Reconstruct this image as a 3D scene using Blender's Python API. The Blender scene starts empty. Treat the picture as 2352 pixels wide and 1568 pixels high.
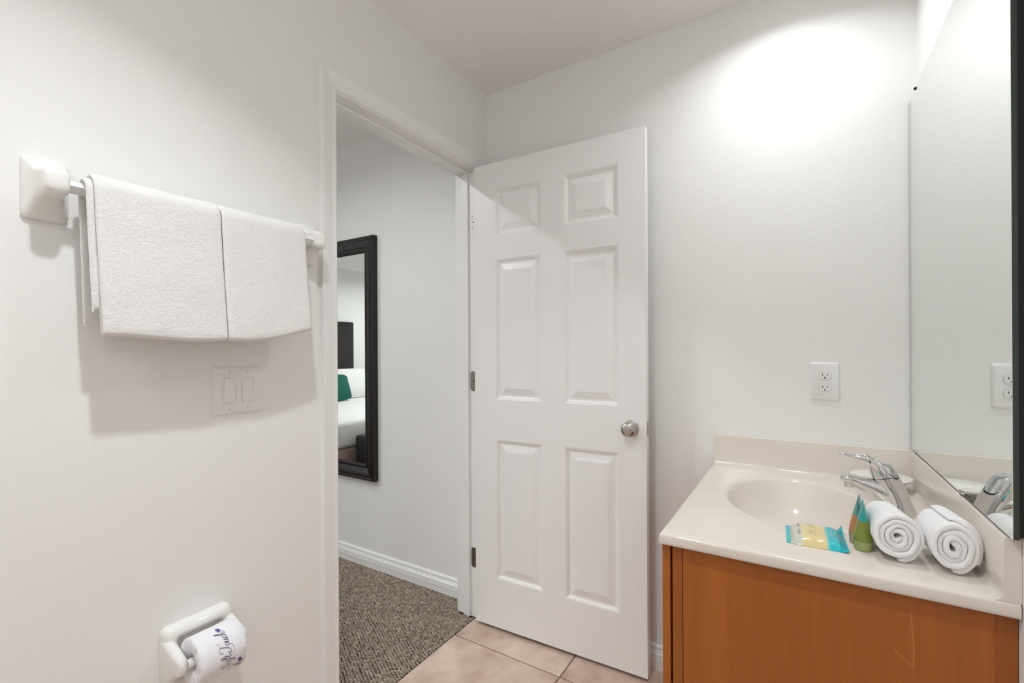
import bpy, bmesh, math, random
from mathutils import Vector, Matrix, noise
R_ = math.radians
PI = math.pi
random.seed(7)
scene = bpy.context.scene
col = scene.collection

# ------------------------------------------------------------------ camera
FPX, YAW, ROLL, SY = 1066.425, 0.5575, -0.0052, 805.87
CAM = Vector((1.2625, -1.8142, 1.2226))
fw = Vector((-math.sin(YAW), math.cos(YAW), 0)); rt = Vector((math.cos(YAW), math.sin(YAW), 0)); up = Vector((0, 0, 1))
rt2 = rt * math.cos(ROLL) + up * math.sin(ROLL); up2 = up * math.cos(ROLL) - rt * math.sin(ROLL)
cd = bpy.data.cameras.new('camera'); cam = bpy.data.objects.new('camera', cd); col.objects.link(cam)
cam.matrix_world = Matrix(((rt2.x, up2.x, -fw.x, CAM.x), (rt2.y, up2.y, -fw.y, CAM.y), (rt2.z, up2.z, -fw.z, CAM.z), (0, 0, 0, 1)))
cd.sensor_width = 36; cd.lens = FPX / 2352 * 36; cd.shift_y = (SY - 784) / 2352; cd.clip_start = 0.02
scene.camera = cam

# ------------------------------------------------------------------ world, exposure
w = bpy.data.worlds.new('world'); scene.world = w; w.use_nodes = True
w.node_tree.nodes['Background'].inputs[0].default_value = (0.9, 0.93, 1, 1)
w.node_tree.nodes['Background'].inputs[1].default_value = 0.05
scene.view_settings.view_transform = 'Standard'; scene.view_settings.look = 'None'
scene.view_settings.gamma = 1; scene.view_settings.use_curve_mapping = False
scene.view_settings.exposure = 0.06
try:
    scene.cycles.use_denoising = True; scene.cycles.use_light_tree = False
    scene.cycles.max_bounces = 9; scene.cycles.diffuse_bounces = 6; scene.cycles.glossy_bounces = 5
    scene.cycles.caustics_reflective = True; scene.cycles.blur_glossy = 0.3
    scene.cycles.sample_clamp_indirect = 6
except Exception:
    pass
LAMP_BATH = 6.6
LAMP_VANITY = 3.2
LAMP_HALL = 8.3
FILL_BED = 22.0
FILL_DOME = 18.0         # unseen frosted fill lamp, added to brighten the bathroom evenly

# ------------------------------------------------------------------ helpers
WL = {}                     # world location of every object's origin
def tag(o, label=None, cat=None, group=None, kind=None):
    if label: o['label'] = label
    if cat: o['category'] = cat
    if group: o['group'] = group
    if kind: o['kind'] = kind
    return o
def empty(name, loc, label, cat, group=None, kind=None):
    o = bpy.data.objects.new(name, None); col.objects.link(o); o.location = loc; o.empty_display_size = 0.05
    WL[o.name] = Vector(loc)
    return tag(o, label, cat, group, kind)
class MB:
    def __init__(s): s.v = []; s.f = []; s.sm = []
    def add(s, vs, fs, smooth=False):
        b = len(s.v); s.v += [Vector(p) for p in vs]
        for f in fs: s.f.append([b + i for i in f]); s.sm.append(smooth)
        return s
    def bm(s, b, smooth=False):
        b.verts.index_update()
        s.add([v.co.copy() for v in b.verts], [[v.index for v in f.verts] for f in b.faces], smooth); b.free(); return s
    def box(s, x0, x1, y0, y1, z0, z1, bev=0, seg=2, smooth=False):
        b = bmesh.new(); bmesh.ops.create_cube(b, size=1)
        for v in b.verts: v.co = Vector(((x0 + x1) / 2 + v.co.x * (x1 - x0), (y0 + y1) / 2 + v.co.y * (y1 - y0), (z0 + z1) / 2 + v.co.z * (z1 - z0)))
        if bev: bmesh.ops.bevel(b, geom=b.edges[:], offset=bev, segments=seg, profile=0.5, affect='EDGES')
        return s.bm(b, smooth or bev > 0)
    def loft(s, rings, caps=True, smooth=True, close=True):
        n = len(rings[0]); vs = [p for r in rings for p in r]; fs = []
        for i in range(len(rings) - 1):
            for j in range(n if close else n - 1):
                k = (j + 1) % n; fs.append([i * n + j, i * n + k, (i + 1) * n + k, (i + 1) * n + j])
        if caps: fs.append(list(range(n))[::-1]); fs.append([(len(rings) - 1) * n + j for j in range(n)])
        return s.add(vs, fs, smooth)
    def lathe(s, prof, c, axis='Z', n=32, smooth=True, caps=True):
        rings = []
        for r, h in prof:
            ring = []
            for j in range(n):
                a = 2 * PI * j / n; p, q = r * math.cos(a), r * math.sin(a)
                d = {'Z': (p, q, h), 'X': (h, p, q), 'Y': (q, h, p)}[axis]
                ring.append(Vector(c) + Vector(d))
            rings.append(ring)
        return s.loft(rings, caps, smooth)
    def extrude(s, prof, fn, a, b, smooth=False):
        """prof: closed 2D polygon; fn(p, t) -> 3D point"""
        return s.loft([[fn(p, a) for p in prof], [fn(p, b) for p in prof]], True, smooth)
    def build(s, name, m, parent=None, label=None, cat=None, group=None, kind=None, origin=None, autosm=35):
        me = bpy.data.meshes.new(name)
        xs = [p.x for p in s.v]; ys = [p.y for p in s.v]; zs = [p.z for p in s.v]
        o0 = Vector(origin) if origin else Vector(((min(xs) + max(xs)) / 2, (min(ys) + max(ys)) / 2, min(zs)))
        me.from_pydata([p - o0 for p in s.v], [], s.f)
        me.polygons.foreach_set('use_smooth', s.sm); me.update()
        b = bmesh.new(); b.from_mesh(me); bmesh.ops.recalc_face_normals(b, faces=b.faces)
        for e in b.edges:
            if len(e.link_faces) == 2 and e.calc_face_angle(0) > R_(autosm): e.smooth = False
        b.to_mesh(me); b.free()
        o = bpy.data.objects.new(name, me); col.objects.link(o)
        me.materials.append(m)
        if parent is not None:
            o.parent = parent; o.location = o0 - WL[parent.name]
        else: o.location = o0
        WL[o.name] = o0
        return tag(o, label, cat, group, kind)
def circ(c, r, n, ax1, ax2, r2=None):
    r2 = r if r2 is None else r2
    return [Vector(c) + Vector(ax1) * (r * math.cos(2 * PI * j / n)) + Vector(ax2) * (r2 * math.sin(2 * PI * j / n)) for j in range(n)]
def rrect(hw, hh, r, n=5):
    pts = []
    for cx, cy, a0 in ((hw - r, hh - r, 0), (-hw + r, hh - r, 90), (-hw + r, -hh + r, 180), (hw - r, -hh + r, 270)):
        for i in range(n + 1):
            a = R_(a0 + 90 * i / n); pts.append((cx + r * math.cos(a), cy + r * math.sin(a)))
    return pts
def crom(pts, n=8, closed=False):
    P = [Vector(p) for p in pts]; out = []; m = len(P)
    for i in range(m if closed else m - 1):
        g = lambda k: P[k % m] if closed else P[max(0, min(m - 1, k))]
        p0, p1, p2, p3 = g(i - 1), g(i), g(i + 1), g(i + 2)
        for t in range(n):
            u = t / n
            out.append(0.5 * ((2 * p1) + (p2 - p0) * u + (2 * p0 - 5 * p1 + 4 * p2 - p3) * u * u + (3 * p1 - p0 - 3 * p2 + p3) * u ** 3))
    if not closed: out.append(P[-1].copy())
    return out

# ------------------------------------------------------------------ materials
def srgb(r, g, b):
    f = lambda c: (c / 255 / 12.92) if c / 255 <= 0.04045 else ((c / 255 + 0.055) / 1.055) ** 2.4
    return (f(r), f(g), f(b), 1)
class M:
    """small node wrapper round a Principled material"""
    def __init__(s, name, color, rough=0.5, metal=0, **kw):
        s.m = bpy.data.materials.new(name); s.m.use_nodes = True; s.t = s.m.node_tree; s.b = s.t.nodes['Principled BSDF']
        s.b.inputs['Base Color'].default_value = color; s.b.inputs['Roughness'].default_value = rough; s.b.inputs['Metallic'].default_value = metal
        for k, v in kw.items(): s.b.inputs[k.replace('_', ' ')].default_value = v
        s.tc = s.t.nodes.new('ShaderNodeTexCoord')
    def node(s, ty, **kw):
        n = s.t.nodes.new(ty)
        for k, v in kw.items():
            if k in n.inputs: n.inputs[k].default_value = v
            else: setattr(n, k, v)
        return n
    def link(s, a, b): s.t.links.new(a, b)
    def coord(s, scale=(1, 1, 1), out='Object'):
        mp = s.node('ShaderNodeMapping'); mp.inputs['Scale'].default_value = scale; s.link(s.tc.outputs[out], mp.inputs[0]); return mp.outputs[0]
    def noise(s, scale, detail=3, sc=(1, 1, 1), rough=0.5):
        n = s.node('ShaderNodeTexNoise', Scale=scale, Detail=detail, Roughness=rough); s.link(s.coord(sc), n.inputs['Vector']); return n.outputs['Fac']
    def bump(s, fac, strength, dist):
        b = s.node('ShaderNodeBump', Strength=strength, Distance=dist); s.link(fac, b.inputs['Height'])
        prev = s.b.inputs['Normal'].links[0].from_socket if s.b.inputs['Normal'].links else None
        if prev: s.link(prev, b.inputs['Normal'])
        s.link(b.outputs[0], s.b.inputs['Normal']); return s
    def ramp(s, fac, stops, const=False):
        r = s.node('ShaderNodeValToRGB'); e = r.color_ramp.elements
        while len(e) < len(stops): e.new(0.5)
        for k, (p, c) in zip(e, stops): k.position = p; k.color = c
        if const: r.color_ramp.interpolation = 'CONSTANT'
        s.link(fac, r.inputs[0]); return r.outputs[0]
    def color(s, sock): s.link(sock, s.b.inputs['Base Color']); return s
WHITE = srgb(232, 228, 224)
wall_m = M('wall_paint', srgb(242, 241, 239), 0.6); wall_m.bump(wall_m.noise(190, 2), 0.18, 0.002).bump(wall_m.noise(60, 2), 0.10, 0.003)
ceil_m = M('ceiling_paint', srgb(246, 244, 242), 0.8); ceil_m.bump(ceil_m.noise(90, 4), 0.35, 0.004)
trim_m = M('trim_paint', srgb(243, 242, 241), 0.32)
door_m = M('door_paint', srgb(243, 242, 241), 0.35); door_m.bump(door_m.noise(60, 4, (1, 1, .06)), 0.12, 0.0008)
cer_m = M('white_ceramic', srgb(240, 239, 236), 0.06)
plas_m = M('white_plastic', srgb(240, 239, 238), 0.25)
dark_m = M('dark_slot', srgb(25, 22, 20), 0.6)
steel_m = M('satin_nickel', srgb(190, 186, 180), 0.28, 1.0)
hinge_m = M('hinge_steel', srgb(150, 140, 132), 0.4, 1.0)
chrome_m = M('chrome', srgb(225, 225, 226), 0.04, 1.0)
mirror_m = M('mirror_silver', srgb(238, 242, 240), 0.0, 1.0)
mback_m = M('mirror_edge', srgb(52, 60, 56), 0.35)
mblack_m = M('mirror_gap_shade', srgb(12, 11, 11), 0.6)
def terry(name, c, amp=1.0):
    t = M(name, c, 0.95); t.b.inputs['Sheen Weight'].default_value = 0.3
    t.bump(t.noise(520, 3, (1, 1, 1), .7), 0.6 * amp, 0.003).bump(t.noise(130, 3), 0.45 * amp, 0.004); return t
towel_m = terry('terry_white', srgb(243, 241, 239))
roll_m = terry('terry_bright_white', srgb(248, 247, 248), .7)
tile_m = M('floor_tile', srgb(190, 160, 145), 0.38)
n1 = tile_m.noise(5, 6, (1, 1, 1), .62); tile_m.color(tile_m.ramp(n1, [(0.30, srgb(168, 138, 122)), (0.44, srgb(192, 166, 151)), (0.54, srgb(206, 182, 167)), (0.68, srgb(220, 198, 184))]))
tile_m.bump(n1, 0.12, 0.004)
grout_m = M('grout', srgb(128, 104, 90), 0.9)
carp_m = M('carpet_yarn', srgb(150, 136, 122), 0.95)
cn = carp_m.noise(60, 3); carp_m.color(carp_m.ramp(cn, [(0.3, srgb(128, 112, 98)), (0.7, srgb(192, 176, 158))])).bump(carp_m.noise(900, 2), 0.5, 0.002)
carpb_m = M('carpet_backing_shade', srgb(34, 26, 21), 1.0)  # dark base colour paints the shaded gaps between the loops
carpf_m = M('carpet_far', srgb(120, 106, 95), 1.0); cf = carpf_m.noise(80, 3); carpf_m.color(carpf_m.ramp(cf, [(0.35, srgb(80, 68, 58)), (0.65, srgb(150, 136, 122))]))
marb_m = M('cultured_marble', srgb(227, 217, 208), 0.12); marb_m.color(marb_m.ramp(marb_m.noise(4, 3), [(0.3, srgb(224, 214, 204)), (0.7, srgb(232, 223, 215))]))
def wood(name, a, b):
    t = M(name, a, 0.38); g = t.noise(14, 5, (1, 1, .05), .6); h = t.noise(120, 2, (1, 1, .03), .6)
    mx = t.node('ShaderNodeMixRGB'); mx.inputs[0].default_value = .35
    t.link(t.ramp(g, [(0.3, a), (0.7, b)]), mx.inputs[1]); t.link(t.ramp(h, [(0.3, a), (0.7, b)]), mx.inputs[2]); t.color(mx.outputs[0]); return t
wood_m = wood('cabinet_maple', srgb(150, 82, 22), srgb(172, 98, 32))
wood2_m = wood('cabinet_maple_stile', srgb(142, 76, 22), srgb(160, 90, 30))
espresso_m = M('espresso_wood', srgb(20, 12, 11), 0.30)
paper_m = M('wrapper_paper', srgb(240, 239, 244), 0.7); paper_m.bump(paper_m.noise(38, 4, (1, 1, 1), .7), 0.5, 0.006)
ink_m = M('printed_ink', srgb(98, 92, 116), 0.7)
purple_m = M('printed_purple', srgb(96, 84, 160), 0.7)
glass_m = M('clear_glass', (1, 1, 1, 1), 0.02, 0, Transmission_Weight=1.0, IOR=1.45)
linen_m = M('bed_linen', srgb(240, 238, 236), 0.9); linen_m.bump(linen_m.noise(9, 3), 0.3, 0.02)
green_m = M('green_fabric', srgb(24, 92, 78), 0.9); green_m.bump(green_m.noise(300, 2), 0.4, 0.002)
leather_m = M('black_leather', srgb(24, 20, 20), 0.4)
def emit(name, c, s, sampled=True):
    m = bpy.data.materials.new(name); m.use_nodes = True; t = m.node_tree; t.nodes.clear()
    e = t.nodes.new('ShaderNodeEmission'); e.inputs[0].default_value = c; e.inputs[1].default_value = s
    o = t.nodes.new('ShaderNodeOutputMaterial'); t.links.new(e.outputs[0], o.inputs[0])
    if not sampled: m.cycles.emission_sampling = 'NONE'
    return m

# ------------------------------------------------------------------ room shell
H = 2.44; XR = 1.5566; YF = -2.95; XB = -4.45; YBF = -4.3
JL, JR = -0.848, -0.095            # door opening in the left wall (Y)
OZ = 2.052                         # opening height
ST = 'structure'
MB().box(XB - .1, XR + .1, 0, .1, 0, H + .1).build('wall_back', wall_m.m, None, 'white painted wall behind the open door and the vanity', 'wall', kind=ST)
MB().box(XR, XR + .1, YF, 0, 0, H + .1).build('wall_right', wall_m.m, None, 'white painted wall carrying the vanity mirror', 'wall', kind=ST)
MB().box(-.115, 0, JR + .018, 0, 0, H).box(-.115, 0, YBF, JL - .018, 0, H).box(-.115, 0, JL - .018, JR + .018, OZ + .018, H).build('wall_left', wall_m.m, None, 'white wall with the doorway and the towel bar', 'wall', kind=ST)
MB().box(0, XR, YF - .1, YF, 0, H + .1).build('wall_front', wall_m.m, None, 'white bathroom wall opposite the vanity wall', 'wall', kind=ST)
MB().box(XB - .1, XR + .1, YBF - .1, .1, H, H + .1).build('ceiling', ceil_m.m, None, 'textured white ceiling', 'ceiling', kind=ST)
MB().box(XB - .1, XB, YBF, 0, 0, H).build('wall_bedroom_far', wall_m.m, None, 'grey-white bedroom wall behind the headboard', 'wall', kind=ST)
MB().box(XB - .1, 0, YBF - .1, YBF, 0, H).build('wall_bedroom_side', wall_m.m, None, 'white bedroom side wall away from the doorway', 'wall', kind=ST)
# tile floor: grout bed, each tile a part
fl = MB().box(-.012, XR, YF, 0, -.05, -.003).build('floor', grout_m.m, None, 'beige-pink ceramic tile floor with thin brown joints', 'floor', kind=ST)
TS = .508; g = .0026
for i in range(-1, 4):
    for j in range(-7, 2):
        x0, x1 = .488 + (i - 1) * TS + g, .488 + i * TS - g; y0, y1 = -.246 + j * TS + g, -.246 + (j + 1) * TS - g
        x0, x1, y0, y1 = max(x0, -.012), min(x1, XR), max(y0, YF), min(y1, 0)
        if x1 - x0 < .02 or y1 - y0 < .02: continue
        MB().box(x0, x1, y0, y1, -.01, 0, .0012, 1).build('tile', tile_m.m, fl)
# bedroom floor and looped carpet
MB().box(XB, -.012, YBF, 0, -.05, -.012).build('floor_bedroom', carpf_m.m, None, 'carpeted bedroom floor reaching under the bed', 'floor', kind=ST)
cm = MB(); rnd = random.Random(3)
def lump(mb, x, y, z, a, b, c, rot):
    ca, sa = math.cos(rot), math.sin(rot); vs = []; fs = []
    for zz, rr in ((-.2, .98), (.45, .85), (.85, .45)):
        for k in range(6):
            t = 2 * PI * k / 6; px, py = a * rr * math.cos(t), b * rr * math.sin(t)
            vs.append((x + px * ca - py * sa, y + px * sa + py * ca, z + c * zz))
    vs.append((x, y, z + c))
    for r in range(2):
        for k in range(6): fs.append([r * 6 + k, r * 6 + (k + 1) % 6, (r + 1) * 6 + (k + 1) % 6, (r + 1) * 6 + k])
    for k in range(6): fs.append([12 + k, 12 + (k + 1) % 6, 18])
    mb.add(vs, fs, True)
dx, dy = .0245, .0138
ix = 0; x = -1.75
while x < -.0155:
    y = -1.25 + (ix % 2) * dy / 2
    while y < -.0125:
        inside = x < -.118 or (JL + .003 < y < JR - .003)
        if inside:
            lump(cm, x + rnd.uniform(-.0015, .0015), y + rnd.uniform(-.0015, .0015), -.005 + rnd.uniform(-.001, .001), rnd.uniform(.0088, .0112), rnd.uniform(.0036, .0046), rnd.uniform(.0055, .0085), rnd.uniform(-.3, .3) + .25)
        y += dy
    x += dx * .55; ix += 1
cb = MB().box(-2.2, -.118, -1.6, -.0, -.012, -.006).box(-.118, -.013, JL, JR, -.012, -.006).build('carpet', carpb_m.m, None, 'brown looped carpet beyond the bathroom doorway', 'carpet')
tag(cm.build('carpet_loops', carp_m.m, cb), kind='stuff')

# baseboards
BBP = [(0, 0), (.014, 0), (.014, .030), (.0155, .032), (.0135, .058), (.010, .062), (.0105, .066), (.008, .070), (.0078, .082), (.004, .089), (0, .091)]
def bb_y(name, x0, x1, lab): MB().extrude(BBP, lambda p, t: Vector((t, -p[0], p[1])), x0, x1).build(name, trim_m.m, None, lab, 'baseboard', kind=ST)
bb_y('baseboard_back', .02, .985, 'white moulded baseboard between the open door and the vanity')
bb_y('baseboard_bedroom', XB, -.132, 'white moulded baseboard under the tall framed mirror')
MB().extrude(BBP, lambda p, t: Vector((p[0], t, p[1])), YF, JL - .06).build('baseboard_left', trim_m.m, None, 'white baseboard below the towel bar wall', 'baseboard', kind=ST)

# ------------------------------------------------------------------ door frame (casing, jambs, stops)
fr = empty('trim_1', (0, (JL + JR) / 2, 0), 'white moulded casing and jambs around the doorway', 'door frame', kind=ST)
CW = .056
CP = [(0, 0), (0, .009), (.004, .0105), (.010, .009), (.014, .0085), (.034, .013), (.040, .0145), (.048, .0165), (.056, .0165), (.056, 0)]   # (across, thickness)
ci, cz = .006, OZ + .006
def casing(side, nm):
    for sgn_x, x0 in ((1, 0.0), (-1, -.115)):
        lim = 0
        mb = MB()
        if side == 'L': rings = [[Vector((x0 + sgn_x * p[1], JL - ci - p[0], 0)) for p in CP], [Vector((x0 + sgn_x * p[1], JL - ci - p[0], cz + p[0])) for p in CP]]
        elif side == 'R': rings = [[Vector((x0 + sgn_x * p[1], JR + ci + p[0], 0)) for p in CP], [Vector((x0 + sgn_x * p[1], JR + ci + p[0], cz + p[0])) for p in CP]]
        else: rings = [[Vector((x0 + sgn_x * p[1], JL - ci - p[0], cz + p[0])) for p in CP], [Vector((x0 + sgn_x * p[1], JR + ci + p[0], cz + p[0])) for p in CP]]
        mb.loft(rings, True, False); mb.build(nm, trim_m.m, fr)
casing('L', 'side_casing'); casing('R', 'side_casing'); casing('H', 'head_casing')
MB().box(-.117, .002, JL - .018, JL, 0, OZ).build('jamb', trim_m.m, fr)
MB().box(-.117, .002, JR, JR + .018, 0, OZ).build('jamb', trim_m.m, fr)
MB().box(-.117, .002, JL - .018, JR + .018, OZ, OZ + .018).build('head_jamb', trim_m.m, fr)
sx0, sx1, sd = -.076, -.040, .011
MB().box(sx0, sx1, JL, JL + sd, 0, OZ - sd, .002, 1).build('door_stop', trim_m.m, fr)
MB().box(sx0, sx1, JR - sd, JR, 0, OZ - sd, .002, 1).build('door_stop', trim_m.m, fr)
MB().box(sx0, sx1, JL, JR, OZ - sd, OZ, .002, 1).build('door_stop', trim_m.m, fr)

# ------------------------------------------------------------------ six-panel door
DA = 0.0323; HX, HY = .0165, -.1317; DW, DT, DZ0, DZ1 = .762, .0345, .015, 2.047
door = empty('door_1', (HX, HY, 0), 'open white six-panel door with a round knob', 'door', kind=ST)
door.rotation_euler = (0, 0, DA)           # local x along the leaf, -y toward the camera side
WL[door.name] = Vector((0, 0, 0))          # parts of the door are given in its own frame
xs = [.112, .335, .437, .660]; zs = [(1.728, 1.928), (1.012, 1.622), (.228, .836)]
cuts = [(xs[a], xs[b], z0, z1) for (a, b) in ((0, 1), (2, 3)) for z0, z1 in zs]
lf = MB(); PD = .010
lf.box(0, DW, PD, DT, DZ0, DZ1)
XS = [0, xs[0], xs[1], xs[2], xs[3], DW]; ZS = [DZ0, zs[2][0], zs[2][1], zs[1][0], zs[1][1], zs[0][0], zs[0][1], DZ1]
vs = []; fs = []; idx = {}
def gv(i, k, y):
    if (i, k, y) not in idx: idx[(i, k, y)] = len(vs); vs.append((XS[i], y, ZS[k]))
    return idx[(i, k, y)]
solid = lambda i, k: 0 <= i < 5 and 0 <= k < 7 and not (i in (1, 3) and k in (1, 3, 5))
for i in range(5):
    for k in range(7):
        if not solid(i, k): continue
        fs.append([gv(i, k, 0), gv(i + 1, k, 0), gv(i + 1, k + 1, 0), gv(i, k + 1, 0)])
        for (di, dk, e) in ((-1, 0, ((i, k), (i, k + 1))), (1, 0, ((i + 1, k), (i + 1, k + 1))), (0, -1, ((i, k), (i + 1, k))), (0, 1, ((i, k + 1), (i + 1, k + 1)))):
            if not solid(i + di, k + dk): fs.append([gv(*e[0], 0), gv(*e[1], 0), gv(*e[1], PD), gv(*e[0], PD)])
lf.add(vs, fs)
lf.build('door_leaf', door_m.m, door, origin=(0, 0, 0))
PP = [(0, 0), (.002, .0012), (.004, .0012), (.0062, .0036), (.0085, .0036), (.0108, .0066), (.014, .0088), (.019, .0090), (.022, .0088), (.047, .0022), (.050, .0018)]
for (x0, x1, z0, z1) in cuts:
    rings = [[Vector((x0 + o, d, z0 + o)), Vector((x1 - o, d, z0 + o)), Vector((x1 - o, d, z1 - o)), Vector((x0 + o, d, z1 - o))] for o, d in PP]
    mb = MB().loft(rings, False, False); n = len(mb.v); mb.f.append([n - 4, n - 3, n - 2, n - 1]); mb.sm.append(False)
    mb.build('panel', door_m.m, door)
KX, KZ = .705, .932
kn = MB().lathe([(.001, 0), (.0295, 0), (.030, -.003), (.028, -.006), (.020, -.008), (.014, -.010), (.0112, -.014), (.0112, -.019), (.016, -.024), (.0235, -.029), (.0272, -.035), (.0272, -.041), (.0238, -.047), (.0165, -.0505), (.007, -.052), (.001, -.0522)], (KX, 0, KZ), 'Y', 40).build('knob', steel_m.m, door, 'satin nickel round knob')
MB().lathe([(.0015, -.0518), (.0045, -.0525), (.0045, -.0545), (.001, -.055)], (KX, 0, KZ), 'Y', 16).build('lock_button', steel_m.m, kn)
MB().lathe([(.001, 0), (.0018, 0), (.0018, -.0012), (.0004, -.0013)], (KX + .0135, -.0508, KZ + .002), 'Y', 10).build('pin_hole', dark_m.m, kn)
MB().lathe([(.001, 0), (.033, 0), (.0335, .003), (.031, .007), (.022, .009), (.0115, .014), (.0115, .028), (.024, .034), (.0275, .044), (.024, .052), (.001, .056)], (KX, DT, KZ), 'Y', 24).build('knob', steel_m.m, door)
lp = MB().box(DW - .0015, DW + .001, .006, .0295, KZ - .028, KZ + .028, .0008, 1).build('latch_plate', steel_m.m, door)
MB().loft([[Vector((DW, .012, KZ - .007)), Vector((DW, .024, KZ - .007)), Vector((DW, .024, KZ + .007)), Vector((DW, .012, KZ + .007))],
           [Vector((DW + .011, .020, KZ - .007)), Vector((DW + .011, .024, KZ - .007)), Vector((DW + .011, .024, KZ + .007)), Vector((DW + .011, .020, KZ + .007))]], True, False).build('latch_bolt', steel_m.m, lp)
# hinges on the jamb
for k, hz in enumerate((1.815, 1.085, .275)):
    he = MB(); hh = .045; r = .012
    prof = [(-.034 + .0, -hh + r)] + [(-.034 + r - r * math.cos(R_(a)), -hh + r - r * math.sin(R_(a))) for a in (30, 60, 90)] + [(.004, -hh), (.004, hh)] + [(-.034 + r - r * math.cos(R_(a)), hh - r + r * math.sin(R_(a))) for a in (90, 60, 30)] + [(-.034, hh - r)]
    he.loft([[Vector((p[0], JR - .0006, hz + p[1])) for p in prof], [Vector((p[0], JR - .0028, hz + p[1])) for p in prof]], True, False)
    hm = he.build('hinge_leaf', (trim_m if k == 0 else hinge_m).m, fr, 'painted hinge leaf' if k == 0 else 'bare steel hinge leaf')
    MB().lathe([(.001, -hh), (.0055, -hh), (.0055, hh), (.001, hh)], (.0075, JR - .004, hz), 'Z', 14).build('hinge_knuckle', hinge_m.m, hm)
    for dz in (-.028, 0, .028): MB().lathe([(.001, 0), (.0035, 0), (.003, -.0012), (.001, -.0013)], (-.020 + (.006 if dz == 0 else 0), JR - .0028, hz + dz), 'Y', 10).build('screw', (dark_m if dz == 0 else hinge_m).m, hm)

# ------------------------------------------------------------------ towel bar
BX, BZ = .062, 1.5445
bar = empty('towel_bar', (0, -1.24, 1.54), 'white ceramic towel bar with square rod beside the doorway', 'towel bar')
for yc in (-1.525, -.963):
    rings = []
    secs = [(.0005, .0335, .060, .010, 0, 1.5425), (.008, .0335, .060, .012, 0, 1.5425), (.013, .031, .056, .013, 0, 1.5435), (.020, .0265, .046, .014, 0, 1.546), (.030, .0225, .035, .013, 0, 1.547), (.044, .0205, .028, .012, 0, 1.548), (.058, .0198, .0255, .011, 0, 1.548), (.072, .0195, .0245, .011, 0, 1.548), (.079, .0175, .022, .012, 0, 1.548), (.0825, .0125, .016, .010, 0, 1.548), (.0835, .006, .008, .005, 0, 1.548)]
    for x, hy, hz, r, oy, zc in secs:
        rings.append([Vector((x, yc + a, zc + b)) for a, b in rrect(hy, hz, min(r, hy * .95, hz * .95), 6)])
    MB().loft(rings).build('post', cer_m.m, bar, autosm=60)
hs = .0125
MB().loft([[Vector((BX + a, y, BZ + b)) for a, b in ((hs, 0), (0, hs), (-hs, 0), (0, -hs))] for y in (-1.51, -.978)], True, False).build('rod', plas_m.m, bar)

# ------------------------------------------------------------------ folded towels over the bar
def ribbon(path, th, y0, y1, ny, yfun=None, seed=0):
    """thick soft sheet: path = [(x,z)...], rounded at both ends along y"""
    P = [Vector((p[0], p[1])) for p in path]; N = []
    for i in range(len(P)):
        a = P[max(0, i - 1)]; b = P[min(len(P) - 1, i + 1)]; t = (b - a).normalized(); N.append(Vector((-t.y, t.x)))
    rings = []
    ts = [0, .12, .3, .6] ; e = .009
    ys = [y0, y0 + e * .15, y0 + e * .5, y0 + e] + [y0 + e + (y1 - y0 - 2 * e) * k / ny for k in range(1, ny)] + [y1 - e, y1 - e * .5, y1 - e * .15, y1]
    for y in ys:
        d = min(y - y0, y1 - y); k = 1 if d >= e else math.sqrt(max(0.0, 1 - (1 - d / e) ** 2)) * .96 + .04
        ring = []
        for side in (1, -1):
            seq = range(len(P)) if side == 1 else range(len(P) - 1, -1, -1)
            for i in seq:
                h = th / 2 * k
                if i in (0, len(P) - 1): h *= .45
                s = P[i].y; nz = noise.noise(Vector((y * 14 + seed, s * 14, side * 2.0))) * .0016 + noise.noise(Vector((y * 60 + seed, s * 60, side * 2.0))) * .0004
                q = P[i] + N[i] * (side * h + (nz if k > .5 else 0))
                yy = y if yfun is None else yfun(y, P[i].y)
                ring.append(Vector((q.x, yy, q.y)))
        rings.append(ring)
    return rings
def fold_path(r, zb, zf, xb_off, xf_off, tuck):
    p = []
    n = 20
    for k in range(n): p.append((BX - r - xb_off * (1 - k / n), zb + (BZ - zb) * k / n))
    for k in range(15):
        a = PI - PI * k / 14; p.append((BX + r * math.cos(a), BZ + r * math.sin(a)))
    for k in range(1, n + 1): p.append((BX + r + xf_off * (k / n) ** 1.5, BZ - (BZ - zf) * k / n))
    if tuck:
        xe = BX + r + xf_off; rr = .0058
        for k in range(1, 9):
            a = PI * k / 8; p.append((xe - rr + rr * math.cos(a), zf - rr * math.sin(a)))
        for k in range(1, 9): p.append((xe - 2 * rr - .004 * k / 8, zf + .15 * k / 8))
    return p
def towel(name, y0, y1, label, seed, rise=0, dzb=0, step=.007):
    t = MB()
    def yf(y, z): return y + (BZ - z) * .03
    for r, zb, zf, xb, xf, tk, iy in ((.0305, 1.292 + dzb, 1.262, .001, .013, True, 0), (.0200, 1.274 + dzb, 1.30, .004, .006, False, 1)):
        rg = ribbon(fold_path(r, zb, zf, xb, xf, tk), 0.0098, y0 + iy * step, y1 - iy * .007, 26, yf, seed)
        for ring in rg:
            for p in ring:
                if p.z < 1.5:
                    u = (p.y - y0) / (y1 - y0); p.z += (rise * u ** 2 + .004 * math.sin(u * 5 + seed)) * min(1, (1.5 - p.z) / .2)
        t.loft(rg)
    return t.build(name, towel_m.m, None, label, 'towel', 'white terry towels over the towel bar', autosm=80)
towel('bath_towel', -1.476, -1.243, 'wider white terry towel folded over the bar, nearer the left post', 1.0, step=-.010)
towel('bath_towel', -1.2415, -1.022, 'narrower white terry towel folded over the bar, nearer the doorway', 9.3, rise=.024, dzb=.004)

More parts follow.
